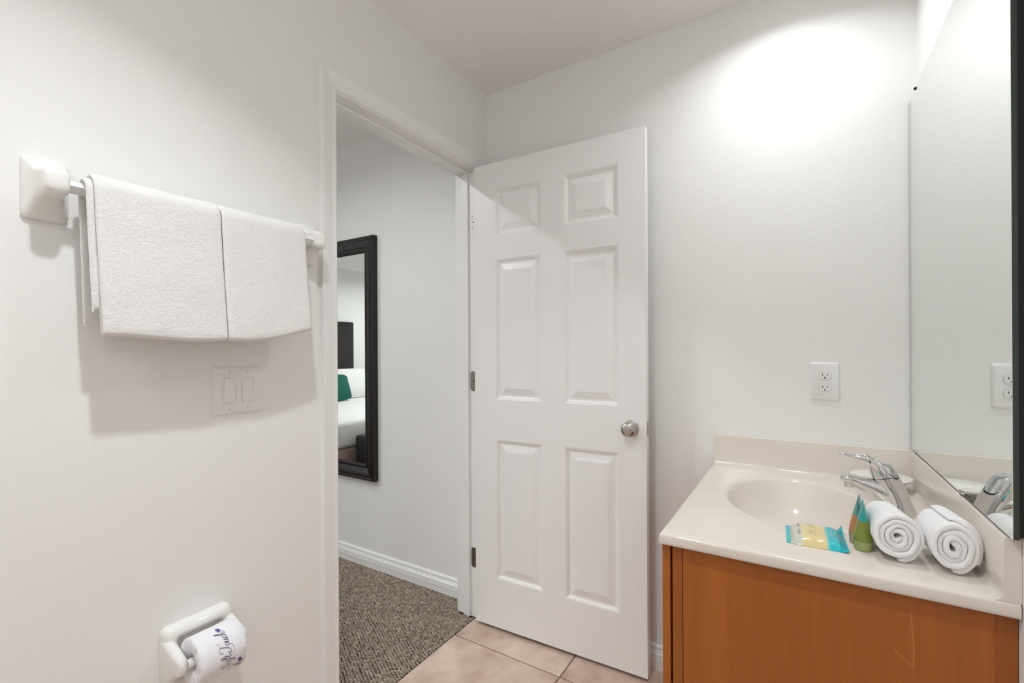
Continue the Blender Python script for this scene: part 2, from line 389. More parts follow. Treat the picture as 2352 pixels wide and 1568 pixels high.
# ------------------------------------------------------------------ double rocker switch
sw = empty('light_switch', (0, -1.158, 1.062), 'white double rocker light switch below the hanging towels', 'light switch')
def plate(parent, plane, c, hw, hh, mat, d=.006):
    rings = []
    for dd, ins in ((0, 0), (.002, 0), (d - .0005, .004), (d, .0055)):
        rings.append([plane(c[0] + a, c[1] + b, dd) for a, b in rrect(hw - ins, hh - ins, .003, 3)])
    return MB().loft(rings, True, True).build('wall_plate', mat, parent, autosm=25)
pl = lambda a, b, d: Vector((d, a, b)); pb = lambda a, b, d: Vector((a, -d, b))
plate(sw, pl, (-1.158, 1.124), .0625, .0625, plas_m.m)
for k, yc in enumerate((-1.181, -1.135)):
    MB().loft([[pl(yc + a, 1.124 + b, d) for a, b in rrect(.0168 - i, .0335 - i, .001, 2)] for d, i in ((.005, 0), (.0072, 0), (.0074, .0002), (.0074, .0022), (.0060, .0024))], False, False).build('switch_frame', plas_m.m, sw)
    tilt = .0011 if k else -.0008
    rk = MB()
    a0, b0 = .0139, .0305
    vs = []
    for dd in (.004, .0078):
        for zz in (-1, 0, 1):
            for yy in (-1, 1):
                out = dd + (0 if dd < .005 else (-zz * tilt if k else zz * -tilt) - (.0008 if zz == 0 else 0))
                vs.append(pl(yc + yy * a0, 1.124 + zz * b0, out))
    fs = [[6, 7, 9, 8], [8, 9, 11, 10], [0, 1, 7, 6], [4, 5, 11, 10], [0, 2, 8, 6], [2, 4, 10, 8], [1, 3, 9, 7], [3, 5, 11, 9]]
    rk.add(vs, fs); rk.build('rocker', plas_m.m, sw)
    MB().box(.0055, .0062, yc - .0152, yc + .0152, 1.124 - .0318, 1.124 + .0318).build('switch_gap', M('switch_gap', srgb(168, 162, 158), .8).m, sw)
    for zz in (-.0485, .0485):
        s_ = MB().lathe([(.0005, .0055), (.0031, .0058), (.0028, .0067), (.0005, .0069)], (0, yc, 1.124 + zz), 'X', 14).build('screw', plas_m.m, sw)
        hor = zz * (1 if k else -1) > 0
        MB().box(.0066, .0070, yc - (.0025 if hor else .0005), yc + (.0025 if hor else .0005), 1.124 + zz - (.0005 if hor else .0025), 1.124 + zz + (.0005 if hor else .0025)).build('screw_slot', M('slot_grey', srgb(110, 104, 100), .8).m, s_)

# ------------------------------------------------------------------ outlet
ou = empty('wall_outlet', (1.3265, 0, 1.058), 'white duplex power outlet on the wall above the backsplash', 'outlet')
OC = (1.3265, 1.1185)
plate(ou, pb, OC, .0395, .0615, plas_m.m)
grey_m = M('outlet_gap', srgb(165, 160, 156), .8)
for s_ in (1, -1):
    zc = OC[1] + s_ * .0196
    shp = [(a, max(-.0122, min(.0122, b))) for a, b in [(.0172 * math.cos(2 * PI * k / 40), .0172 * math.sin(2 * PI * k / 40)) for k in range(40)]]
    MB().loft([[pb(OC[0] + a * 1.03, zc + b * 1.04, d) for a, b in shp] for d in (.0055, .0061)], True, False).build('receptacle_gap', grey_m.m, ou)
    f_ = MB().loft([[pb(OC[0] + a * k, zc + b * k, d) for a, b in shp] for d, k in ((.0055, 1), (.0075, 1), (.0080, .97))], True, False).build('receptacle', plas_m.m, ou)
    for dx_, hh_ in ((-.0064, .0038), (.0064, .0032)): MB().box(OC[0] + dx_ - .0011, OC[0] + dx_ + .0011, -.0083, -.0078, zc + .0025 - hh_, zc + .0025 + hh_).build('slot', M('slot_brown', srgb(95, 88, 82), .8).m, f_)
    hole = [(0.0027 * math.cos(R_(a)), .0030 * math.sin(R_(a))) for a in range(0, 181, 20)] + [(-.0027, -.0012), (.0027, -.0012)]
    MB().loft([[pb(OC[0] + a, zc - .0075 + b, d) for a, b in hole] for d in (.0076, .0083)], True, False).build('ground_hole', dark_m.m, f_)
MB().lathe([(.0005, -.0055), (.0030, -.0060), (.0026, -.0068), (.0005, -.0070)], (OC[0], 0, OC[1]), 'Y', 14).build('screw', plas_m.m, ou)

# ------------------------------------------------------------------ toilet paper holder and wrapped roll
TY, TZ = -1.2605, .5085
tp = empty('toilet_paper_holder', (0, TY, TZ - .076), 'glossy white ceramic toilet paper holder on the wall', 'paper holder')
rings = []
for x, o in ((.0005, 0), (.012, .000), (.022, .003), (.028, .009), (.030, .016), (.0285, .023), (.023, .028), (.008, .030)):
    rings.append([Vector((x, TY + a, TZ + b)) for a, b in rrect(.0765 - o, .076 - o, max(.006, .017 - o * .3), 6)])
MB().loft(rings).build('frame', cer_m.m, tp, autosm=60)
for s_ in (-1, 1):
    rings = []
    for x, hz, hy, zc in ((.004, .056, .0115, 0), (.020, .052, .012, .001), (.036, .044, .0125, .004), (.054, .034, .0122, .008), (.072, .0255, .0115, .011), (.086, .020, .010, .012), (.0935, .012, .007, .012), (.0955, .003, .002, .012)):
        rings.append([Vector((x, TY + s_ * .0655 + a, TZ + zc + b)) for a, b in rrect(hy, hz, hy * .95, 5)])
    MB().loft(rings).build('arm', cer_m.m, tp, autosm=60)
RC = Vector((.0865, TY, TZ + .012)); RR = .0535; RL = .0505
MB().lathe([(.001, -.056), (.010, -.056), (.010, .056), (.001, .056)], RC, 'Y', 20).build('roller', plas_m.m, tp)
roll = MB(); rings = []
for k, (r, h) in enumerate([(.016, -RL * .80), (.022, -RL * .93), (.034, -RL * .985), (.045, -RL * 1.0), (.0515, -RL * .975), (.0535, -RL * .92), (.0535, -RL * .6), (.0532, -.2 * RL), (.0532, .2 * RL), (.0535, RL * .6), (.0535, RL * .92), (.0515, RL * .975), (.045, RL), (.034, RL * .985), (.022, RL * .93), (.016, RL * .80)]):
    ring = []
    for j in range(72):
        a = 2 * PI * j / 72
        d = noise.noise(Vector((math.cos(a) * 2, math.sin(a) * 2, h * 40))) * .0012
        if r < .05: d += noise.noise(Vector((math.cos(a) * 5, math.sin(a) * 5, r * 90))) * .004 * (1 if h > 0 else -1) * 0
        rr = r + d if r > .05 else r
        hh = h + (noise.noise(Vector((math.cos(a) * 4, math.sin(a) * 4, 3 + r * 60))) * .003 if r < .05 else 0)
        ring.append(RC + Vector((rr * math.cos(a), hh, rr * math.sin(a))))
    rings.append(ring)
rings.append([RC + Vector((.015 * math.cos(2 * PI * j / 72), RL * .5, .015 * math.sin(2 * PI * j / 72))) for j in range(72)])
rings.insert(0, [RC + Vector((.015 * math.cos(2 * PI * j / 72), -RL * .5, .015 * math.sin(2 * PI * j / 72))) for j in range(72)])
ro = roll.loft(rings, False).build('toilet_roll', paper_m.m, None, 'toilet roll in white printed wrapper held by the ceramic holder', 'toilet roll', autosm=70)
# script lettering wrapped round the roll: strokes (u along the word, v up)
ST_ = [([(1.35, 1.75), (1.25, 2.1), (.8, 2.1), (.55, 1.7), (.75, 1.25), (1.1, .85), (1.05, .3), (.55, 0), (.05, .1), (-.1, .5), (.2, .7)], 1.2),
       ([(2.0, .95), (1.7, .8), (1.6, .35), (1.85, 0), (2.15, .2), (2.25, .65), (2.0, .95), (2.15, .85), (2.5, .95)], .9),
       ([(2.5, .5), (2.9, 1.2), (3.15, 2.0), (2.98, 2.3), (2.8, 1.9), (2.65, .6), (2.5, -.5), (2.3, -.95), (2.15, -.7), (2.5, -.1), (2.9, .3)], 1.0),
       ([(2.4, 1.0), (2.9, 1.05), (3.9, 1.1)], .5),
       ([(3.45, 1.7), (3.3, .9), (3.2, .3), (3.4, 0), (3.8, .4)], 1.0),
       ([(4.3, 1.6), (4.2, 2.1), (4.8, 2.4), (5.4, 2.15), (6.3, 2.35), (6.6, 2.6)], .9),
       ([(5.5, 2.2), (5.35, 1.3), (5.1, .4), (4.6, -.1), (4.1, .15), (4.2, .6), (4.6, .5)], 1.2),
       ([(4.5, .2), (3.9, -.4), (4.6, -.9), (5.6, -.6), (5.9, -.1)], .45),
       ([(6.1, .95), (5.8, .8), (5.7, .35), (5.95, 0), (6.25, .2), (6.35, .65), (6.1, .95)], .9),
       ([(6.6, .95), (6.5, .3), (6.7, 0), (7.0, .35), (7.15, .95)], .9), ([(7.15, .95), (7.05, .25), (7.25, 0), (7.5, .35)], .9),
       ([(8.05, .75), (7.85, .98), (7.55, .7), (7.5, .25), (7.75, 0), (8.15, .4)], .9),
       ([(8.3, .6), (8.75, 1.5), (8.85, 2.2), (8.65, 2.3), (8.5, 1.5), (8.3, 0)], 1.0), ([(8.4, .5), (8.75, .95), (8.9, .7), (8.8, .2), (9.05, 0), (9.5, .5), (9.9, 1.4)], .8)]
def lettering(name, u0, v0, unit, a_dir=1):
    mb = MB()
    def put(u, v):
        a = u0 + a_dir * (u * unit) / RR
        y = -(v * unit) + v0
        return RC + Vector(((RR + .0013) * math.cos(a), y, (RR + .0013) * math.sin(a)))
    for pts, wd in ST_:
        P = crom([(p[0] + p[1] * .22, p[1], 0) for p in pts], 7); L = []; Rr = []
        for i, p in enumerate(P):
            t = (P[min(i + 1, len(P) - 1)] - P[max(i - 1, 0)]).normalized(); nn = Vector((-t.y, t.x, 0))
            k = .020 + .052 * wd * abs(t.y) ** 1.5; e_ = min(i, len(P) - 1 - i); k *= .4 if e_ == 0 else (.8 if e_ == 1 else 1)
            L.append(put(*(p + nn * k).xy)); Rr.append(put(*(p - nn * k).xy))
        n = len(P); mb.add(L + Rr, [[i, i + 1, n + i + 1, n + i] for i in range(n - 1)])
    mb.build(name, ink_m.m, ro)
    th = crom([(9.6, 1.0, 0), (10.0, .55, 0), (10.6, .75, 0), (11.0, 1.3, 0), (10.7, 1.2, 0), (10.45, 1.55, 0), (10.2, 1.2, 0), (9.8, 1.35, 0)], 4, True)
    c_ = Vector((10.25, 1.05, 0)); n = len(th)
    MB().add([put(*c_.xy)] + [put(*p.xy) for p in th], [[0, 1 + i, 1 + (i + 1) % n] for i in range(n)]).build('printed_flower', purple_m.m, ro)
lettering('printed_lettering', R_(-32), .012, .0098)
lettering('printed_lettering', R_(-128), .043, .0098)

# ------------------------------------------------------------------ vanity top with moulded basin
VX, VY, VZ = .9928, -.7715, .8183
vt = empty('sink_counter', (1.27, -.386, VZ - .024), 'cream cultured marble vanity top with moulded oval basin', 'counter')
BCX, BCY, BA, BB_ = 1.245, -.345, .165, .225
NA = 96
def rect_pt(a):
    c, s = math.cos(a), math.sin(a); ts = []
    x0, x1, y0, y1 = VX + .006, XR - .002, VY + .006, -.002
    if c > 1e-9: ts.append((x1 - BCX) / c)
    if c < -1e-9: ts.append((x0 - BCX) / c)
    if s > 1e-9: ts.append((y1 - BCY) / s)
    if s < -1e-9: ts.append((y0 - BCY) / s)
    t = min(ts); return (BCX + c * t, BCY + s * t)
angs = [2 * PI * j / NA for j in range(NA)]
for cx_, cy_ in ((VX + .006, VY + .006), (XR - .002, VY + .006), (VX + .006, -.002), (XR - .002, -.002)):
    a = math.atan2(cy_ - BCY, cx_ - BCX) % (2 * PI); k = min(range(len(angs)), key=lambda i: abs(angs[i] - a)); angs[k] = a
rings = []
for s_, z in ((.11, -.118), (.30, -.1175), (.45, -.112), (.58, -.101), (.70, -.085), (.80, -.064), (.88, -.041), (.94, -.020), (.975, -.0085), (.995, -.0035), (1.02, -.0012), (1.06, -.0004)):
    rings.append([Vector((BCX + BA * s_ * math.cos(a), BCY + BB_ * s_ * math.sin(a), VZ + z)) for a in angs])
last = rings[-1]
for t in (.25, .6, .9, 1.0):
    rings.append([Vector((p.x + (rect_pt(a)[0] - p.x) * t, p.y + (rect_pt(a)[1] - p.y) * t, VZ)) for p, a in zip(last, angs)])
outer = rings[-1]
def grow(pts, d, z):
    out = []
    for p in pts:
        q = p.copy()
        if abs(p.x - (VX + .006)) < 1e-6: q.x -= d
        if abs(p.y - (VY + .006)) < 1e-6: q.y -= d
        q.z = z; out.append(q)
    return out
for d, z in ((.0028, VZ - .0006), (.005, VZ - .0025), (.006, VZ - .006), (.006, VZ - .0185), (.005, VZ - .0225), (.003, VZ - .024)):
    rings.append(grow(outer, d, z))
MB().loft(rings, False).build('counter', marb_m.m, vt, autosm=50)
sp = .921
def splash(path_a, path_b, nrm, nm):      # quarter-coved splash along a line
    prof = [(.0005, 0), (.0005, sp - VZ), (.017, sp - VZ), (.0195, sp - VZ - .0015), (.0205, sp - VZ - .005), (.0205, .012), (.0225, .006), (.026, .002), (.031, .0003), (.031, 0)]
    A, B, N = Vector(path_a), Vector(path_b), Vector(nrm)
    MB().loft([[P + N * d + Vector((0, 0, h)) for d, h in prof] for P in (A, B)], True, True).build(nm, marb_m.m, vt, autosm=40)
splash((VX + .004, 0, VZ), (XR - .0205, 0, VZ), (0, -1, 0), 'back_splash')
splash((XR, 0, VZ), (XR, VY + .003, VZ), (-1, 0, 0), 'side_splash')
MB().lathe([(.001, 0), (.020, .0005), (.0225, .002), (.019, .0028), (.012, .0022), (.001, .006)], (BCX, BCY, VZ - .1175), 'Z', 28).build('drain', chrome_m.m, vt)
# ------------------------------------------------------------------ vanity cabinet
vc = empty('vanity_cabinet', (1.28, -.38, 0), 'orange-brown wooden vanity cabinet under the cream top', 'cabinet')
CZ = VZ - .0242; EY = -.754
MB().box(1.0395, XR - .001, EY + .002, EY + .02, .0, CZ).build('end_panel', wood_m.m, vc)
MB().box(1.0175, 1.0385, EY, -.003, .0, CZ, .0008, 1).build('face_frame', wood2_m.m, vc)
MB().box(1.530, XR - .001, EY, EY + .004, .0, CZ, .0006, 1).build('scribe_strip', wood2_m.m, vc)
MB().box(1.0385, XR - .001, EY + .02, -.003, .1, .118).build('bottom_shelf', wood2_m.m, vc)
MB().box(1.058, 1.076, EY + .02, -.003, 0, .1).build('toe_kick', wood2_m.m, vc)
for a, b in ((EY, -.385), (-.379, -.012)):
    d_ = MB().box(.9955, 1.0128, a, b, .11, CZ - .003, .0015, 2).build('cabinet_door', wood_m.m, vc)
    MB().lathe([(.001, 0), (.006, 0), (.006, -.012), (.014, -.018), (.014, -.024), (.001, -.027)], (.9955, (a + .03 if b > -.3 else b - .03), .70), 'X', 20).build('pull', steel_m.m, d_)
scr_m = M('scratch', srgb(196, 132, 70), .7)
def scratch(pts, wd):
    mb = MB()
    for (a, b) in zip(pts[:-1], pts[1:]):
        A = Vector((a[0], 0, a[1])); B = Vector((b[0], 0, b[1])); n = (B - A).normalized().cross(Vector((0, 1, 0))) * wd
        mb.add([q + Vector((0, EY + .0018, 0)) for q in (A - n, A + n, B + n, B - n)], [[0, 1, 2, 3]])
    mb.build('scratch', scr_m.m, vc)
scratch([(1.424, .757), (1.427, .700), (1.4265, .664)], .0006); scratch([(1.4265, .664), (1.405, .682), (1.400, .690)], .0005)

# ------------------------------------------------------------------ vanity mirror
MX = 1.5395; MY0, MY1, MZ0, MZ1 = -.792, -.006, .9255, 1.962
vm = empty('vanity_mirror', (MX, -.4, MZ0), 'large frameless mirror on the wall above the vanity side splash', 'mirror')
MB().box(MX, MX + .0007, MY0, MY1, MZ0, MZ1).build('mirror_glass', mirror_m.m, vm)
MB().box(MX + .0008, MX + .0075, MY0, MY1, MZ0, MZ1).build('glass_edge', mback_m.m, vm)
MB().box(MX + .0076, XR - .0005, MY0 + .0015, MY1, MZ0 + .004, MZ1 - .004).build('gap_shade', mblack_m.m, vm)  # black filler standing in for the deep shadow between mirror and wall
for y_, z_, s_ in ((-.075, MZ0, 1), (-.52, MZ0, 1), (-.09, MZ1, -1), (-.6, MZ1, -1)):
    MB().box(MX - .0035, MX + .003, y_ - (.007 if s_ > 0 else .004), y_ + (.007 if s_ > 0 else .004), z_ - .002 if s_ > 0 else z_ - .005, z_ + .008 if s_ > 0 else z_ + .002, .0015, 2).build('clip', (glass_m if s_ > 0 else dark_m).m, vm)

# ------------------------------------------------------------------ faucet
FY = -.352
fa = empty('faucet', (1.466, FY, VZ), 'chrome single-lever faucet behind the basin', 'faucet')
def ell(cx, cz, rx, ry, tilt=0, n=28, e=2.0):
    out = []
    for j in range(n):
        a = 2 * PI * j / n; c, s = math.cos(a), math.sin(a)
        px = rx * math.copysign(abs(c) ** (2 / e), c); py = ry * math.copysign(abs(s) ** (2 / e), s)
        out.append(Vector((cx + px * math.cos(tilt), FY + py, cz + px * math.sin(tilt))))
    return out
def smooth_secs(S, n=5): return [list(v) for v in zip(*[[q[0] for q in crom([(s[i], 0, 0) for s in S], n)] for i in range(len(S[0]))])]
B_ = [(1.468, VZ, .031, .030, 0), (1.468, VZ + .006, .030, .029, 0), (1.464, VZ + .022, .027, .026, .05), (1.456, VZ + .045, .027, .024, .15), (1.446, VZ + .068, .027, .0235, .25), (1.438, VZ + .088, .026, .023, .3)]
MB().loft([ell(*s) for s in smooth_secs(B_)], True, True).build('body', chrome_m.m, fa, autosm=60)
H_ = [(1.4365, VZ + .0895, .0265, .0235, .30), (1.431, VZ + .103, .0262, .0235, .28), (1.425, VZ + .117, .0245, .0225, .12), (1.418, VZ + .128, .020, .020, -.25), (1.408, VZ + .131, .0155, .0180, -.75), (1.396, VZ + .132, .0112, .0155, -1.2), (1.380, VZ + .1325, .0078, .0125, -1.45), (1.364, VZ + .134, .0058, .0112, -1.55), (1.351, VZ + .136, .0046, .0100, -1.6), (1.344, VZ + .137, .0032, .007, -1.6), (1.3415, VZ + .1372, .001, .002, -1.6)]
MB().loft([ell(*s) for s in smooth_secs(H_)], True, True).build('lever_handle', chrome_m.m, fa, autosm=75)
S_ = [(1.455, VZ + .044, .037, .022, -1.35), (1.434, VZ + .050, .032, .0215, -1.32), (1.412, VZ + .0585, .0245, .0205, -1.35), (1.392, VZ + .0672, .0158, .0192, -1.42), (1.375, VZ + .0735, .0122, .0178, -1.5), (1.360, VZ + .0755, .0105, .0165, -1.55), (1.351, VZ + .0755, .0085, .0140, -1.6), (1.346, VZ + .0752, .0052, .0095, -1.6), (1.3442, VZ + .0750, .001, .003, -1.6)]
so = MB().loft([ell(*s, 28, 2.4) for s in smooth_secs(S_)], True, True).build('spout', chrome_m.m, fa, autosm=75)
MB().lathe([(.001, -.0115), (.008, -.0115), (.0095, -.0105), (.0105, .006), (.001, .006)], (1.3625, FY, VZ + .064), 'Z', 24).build('aerator', chrome_m.m, so)

# ------------------------------------------------------------------ white dish on a clear glass base
di = empty('covered_dish', (1.456, -.106, VZ), 'round white dish on a clear glass base in the corner behind the faucet', 'dish')
dc = (1.456, -.106, VZ)
MB().lathe([(.001, .024), (.045, .0235), (.058, .026), (.068, .031), (.0725, .0355), (.072, .0375), (.066, .0385), (.040, .0395), (.001, .040)], dc, 'Z', 48).build('dish', cer_m.m, di)
MB().lathe([(.036, .0008), (.043, .0008), (.046, .004), (.049, .012), (.055, .0226), (.050, .0228), (.044, .013), (.040, .006), (.036, .004), (.036, .0008)], dc, 'Z', 40, True, False).build('glass_base', glass_m.m, di)

# ------------------------------------------------------------------ rolled washcloths
def rolled(name, front, direction, length, r0, r1, turns, label, seed, flap=False, sx=1.0):
    D = Vector((direction[0], direction[1], 0)).normalized(); S = Vector((D.y, -D.x, 0)); mb = MB()
    th = r0 / (turns + .45); rnd = random.Random(seed)
    nt = int(turns * 30); prof = []
    rin = th * .55
    path = []
    for k in range(nt + 1):
        a = 2 * PI * k / 30; r = rin + th * a / (2 * PI)
        wob = 1 + .045 * math.sin(a * 1.7 + seed) * (1 - k / nt) + .09 * math.sin(a * 3.3 + seed * 2) * max(0, 1 - 2.2 * k / nt)
        path.append(Vector((r * wob * math.cos(-a + seed), r * wob * math.sin(-a + seed))))
    N = []
    for i in range(len(path)):
        t = (path[min(i + 1, nt)] - path[max(i - 1, 0)]).normalized(); N.append(Vector((-t.y, t.x)))
    rm = max(p.length for p in path) + th * .5
    rings = []
    ls = [(0, .42, .0), (.0007, .72, 0), (.0018, .93, 0), (.0036, 1.06, 0), (.007, 1.12, 0), (.014, 1.12, 0)] + [(length * k / 6, 1.12, 0) for k in range(1, 6)] + [(length - .012, 1.0, 0), (length - .004, .85, 0), (length, .35, 0)]
    for l, wk, _ in ls:
        sc = (r0 + (r1 - r0) * l / length) / rm
        ring = []
        for side in (1, -1):
            for i in (range(nt + 1) if side == 1 else range(nt, -1, -1)):
                h = th * .47 * wk * (1 if 0 < i < nt else .5)
                q = (path[i] + N[i] * side * h) * sc
                q += Vector((noise.noise(Vector((q.x * 60, q.y * 60, l * 25 + seed))), noise.noise(Vector((q.x * 60, q.y * 60 + 9, l * 25 + seed))))) * .0022
                stag = .003 * math.sin(i * .11 + seed) + .002 * noise.noise(Vector((i * .35, seed, 0))) + .004 * (i / nt) ** 2 * 0
                zc = (r0 + (r1 - r0) * l / length)
                P = Vector(front) + D * (l + stag * (1 - l / length)) + S * (q.x * sx) + Vector((0, 0, max(q.y, -zc * .985) + zc))
                ring.append(P)
        rings.append(ring)
    mb.loft(rings)
    if flap:
        fr_ = []
        for l in (.014, .02, .05, .09, length):
            rr_ = (r0 + (r1 - r0) * l / length); ring = []
            k = .4 if l == .014 else 1
            for (a_, d_) in [(x_, 1) for x_ in range(96, -36, -6)] + [(x_, -1) for x_ in range(-36, 97, 6)]:
                ra = rr_ + .0035 + (.0034 if d_ > 0 else -.0140) * k * min(1, (100 - a_) / 40) + max(0, -a_) * .00004 - max(0, a_ - 50) * .0001
                ring.append(Vector(front) + D * l + S * ((ra - rr_) * math.cos(R_(a_)) + rr_ * sx * math.cos(R_(a_))) + Vector((0, 0, ra * math.sin(R_(a_)) + rr_)))
            fr_.append(ring)
        mb.loft(fr_)
    return mb.build(name, roll_m.m, None, label, 'washcloth', 'rolled white washcloths on the vanity top', autosm=80)
rolled('rolled_washcloth', (1.416, -.685, VZ), (-.10, 1), .125, .0480, .0440, 4.3, 'tightly rolled white washcloth beside the green tube', .314, sx=.88)
rolled('rolled_washcloth', (1.4915, -.698, VZ), (-.045, 1), .13, .0490, .0440, 3.6, 'rolled white washcloth with loose flap against the side splash', 2.2, True, .76)

# ------------------------------------------------------------------ toiletry tubes
def tube(name, c, hgt, rw, crimp_dir, cols, label, bands=None):
    e = empty(name, (c[0], c[1], VZ), label, 'toiletry tube')
    cd_ = Vector((math.cos(crimp_dir), math.sin(crimp_dir), 0)); pd = Vector((-cd_.y, cd_.x, 0)); C0 = Vector((c[0], c[1], VZ)); n = 32
    def ring(z, a, b): return [C0 + Vector((0, 0, z)) + cd_ * (a * math.cos(2 * PI * j / n)) + pd * (b * math.sin(2 * PI * j / n)) for j in range(n)]
    def ab(t): return rw * (1 + .12 * t), rw * (1 - t ** 1.25 * .955)
    ch = hgt * .20
    MB().loft([ring(.0002, rw * .80, rw * .80), ring(.0012, rw * .9, rw * .9), ring(ch * .9, rw * .97, rw * .97), ring(ch, rw * .93, rw * .93)]).build('cap', cols[0], e)
    mid = .52
    MB().loft([ring(ch + (hgt - ch) * t, *ab(t)) for t in [0, .08, .16, .25, .35, .45, mid]]).build('tube_body', cols[1], e)
    MB().loft([ring(ch + (hgt - ch) * t, *ab(t)) for t in [mid, .6, .7, .8, .88, .94]] + [ring(hgt, rw * 1.12, .0009)]).build('crimped_end', cols[2], e)
    return e
tg = [M('tube_cap_green', srgb(176, 186, 120), .3, 0, Transmission_Weight=.25).m, M('tube_green', srgb(140, 156, 62), .2, 0, Transmission_Weight=.25).m, M('tube_teal', srgb(44, 158, 156), .25).m]
to = [M('tube_cap_peach', srgb(205, 180, 150), .3, 0, Transmission_Weight=.25).m, M('tube_peach', srgb(205, 140, 92), .3, 0, Transmission_Weight=.15).m, M('tube_teal_dark', srgb(90, 150, 148), .25).m]
tube('toiletry_tube', (1.3665, -.644), .098, .0165, R_(86), tg, 'green and teal toiletry tube standing on its cap by the rolled washcloth')
pt_ = tube('toiletry_tube', (1.3625, -.6075), .098, .0178, R_(80), to, 'peach toiletry tube standing half behind the green tube')
for z_, h_, o_ in ((.040, .004, .0143), (.046, .003, .0131), (.053, .005, .0117)):
    MB().box(1.3625 - o_ - .0004, 1.3625 - o_ + .0008, -.6110, -.6070, VZ + z_ - h_ / 2, VZ + z_ + h_ / 2).build('printed_text', M('brown_print', srgb(130, 80, 50), .6).m, pt_)

# ------------------------------------------------------------------ wrapped soap
soap_m = M('soap_wrapper', srgb(220, 200, 150), .18, 0)
sg = soap_m.node('ShaderNodeSeparateXYZ'); soap_m.link(soap_m.tc.outputs['UV'], sg.inputs[0])
soap_m.color(soap_m.ramp(sg.outputs['X'], [(0, srgb(62, 178, 188)), (.072, srgb(205, 205, 190)), (.27, srgb(226, 205, 152)), (.66, srgb(130, 200, 196)), (.70, srgb(48, 186, 200)), (.86, srgb(10, 164, 178))], True))
scn = (1.229, -.572, VZ)     # far left corner
W_, L_ = .107, .118
ex = Vector((.985, .07, 0)).normalized(); ey = Vector((.05, -1, 0)).normalized()
NU, NV = 40, 20; top = []; bot = []; uv = []
for i in range(NU + 1):
    for j in range(NV + 1):
        u, v = i / NU, j / NV
        hx = max(0, 1 - abs((u - .52) / .44) ** 5); hv = max(0, 1 - abs((v - .5) / .49) ** 5)
        h = .0155 * hx ** .7 * hv ** .7 + .0014
        h += .0009 * noise.noise(Vector((u * 9, v * 9, 1))) * (1 if hx > 0 else .4)
        if u > .9: h += (u - .9) / .1 * (.010 * max(0, 1 - v / .3) + .0035)
        wv = 1 + (.06 if u > .72 else 0) * (u - .72) / .28 - .10 * (u < .25) * (.25 - u) / .25
        P = Vector(scn) + ex * (u * W_) + ey * ((v - .5) * wv + .5) * L_
        top.append(P + Vector((0, 0, max(.0008, h)))); bot.append(P + Vector((0, 0, max(.0002, h - .0155 * hx ** .7 * hv ** .7 - .0012)))); uv.append((u, v))
idx_ = lambda i, j: i * (NV + 1) + j
nT = len(top); fs = []
for i in range(NU):
    for j in range(NV):
        fs.append([idx_(i, j), idx_(i + 1, j), idx_(i + 1, j + 1), idx_(i, j + 1)]); fs.append([nT + idx_(i, j + 1), nT + idx_(i + 1, j + 1), nT + idx_(i + 1, j), nT + idx_(i, j)])
for i in range(NU):
    for j in (0, NV): fs.append([idx_(i, j), idx_(i + 1, j), nT + idx_(i + 1, j), nT + idx_(i, j)])
for j in range(NV):
    for i in (0, NU): fs.append([idx_(i, j), idx_(i, j + 1), nT + idx_(i, j + 1), nT + idx_(i, j)])
soap = MB().add(top + bot, fs, True).build('wrapped_soap', soap_m.m, None, 'flat turquoise and yellow soap packet lying in front of the basin', 'soap packet')
ul = soap.data.uv_layers.new(name='UVMap'); U2 = uv + uv
for l in soap.data.loops: ul.data[l.index].uv = U2[l.vertex_index]
def on_soap(u, v):
    i = min(NU - 1, int(u * NU)); j = min(NV - 1, int(v * NV)); a, b = u * NU - i, v * NV - j
    return top[idx_(i, j)].lerp(top[idx_(i + 1, j)], a).lerp(top[idx_(i, j + 1)].lerp(top[idx_(i + 1, j + 1)], a), b) + Vector((0, 0, .0004))
def marks(name, segs, wd, m):
    mb = MB()
    for (u0, v0, u1, v1) in segs:
        du, dv = u1 - u0, (v1 - v0); L = math.hypot(du, dv) or 1; nu, nv = -dv / L * wd, du / L * wd; P = 5; vs = []
        for k in range(P + 1):
            t = k / P; vs += [on_soap(u0 + du * t + nu, v0 + dv * t + nv), on_soap(u0 + du * t - nu, v0 + dv * t - nv)]
        mb.add(vs, [[2 * k, 2 * k + 2, 2 * k + 3, 2 * k + 1] for k in range(P)])
    mb.build(name, m, soap)
rr = random.Random(5); sl = []
for v0 in (.14, .54):
    for (u0, cnt, ln) in ((.20, 6, .035), (.225, 6, .02), (.385, 4, .02), (.42, 5, .022), (.47, 6, .026)):
        for q in range(cnt):
            vv = v0 + .045 * q; sl.append((u0, vv, u0 + ln * rr.uniform(.6, 1), vv + rr.uniform(-.015, .015)))
marks('printed_text', sl, .0055, M('soap_print', srgb(150, 130, 95), .6).m)
lt = []
for q, sh in enumerate(('I', 'I', 'I', 'E', 'E', 'U', 'V', '/')):
    v0 = .14 + q * .088; u0, u1 = .735, .83
    lt.append((u0, v0, u1, v0 + (.06 if sh in 'V/' else 0)))
    if sh == 'E': lt += [(u0, v0, u0, v0 + .06), ((u0 + u1) / 2, v0, (u0 + u1) / 2, v0 + .05), (u1, v0, u1, v0 + .06)]
    if sh == 'U': lt += [(u0, v0, u0, v0 + .06), (u0, v0 + .06, u1, v0 + .06)]
marks('printed_logo', lt, .009, M('soap_logo', srgb(150, 226, 226), .4).m)

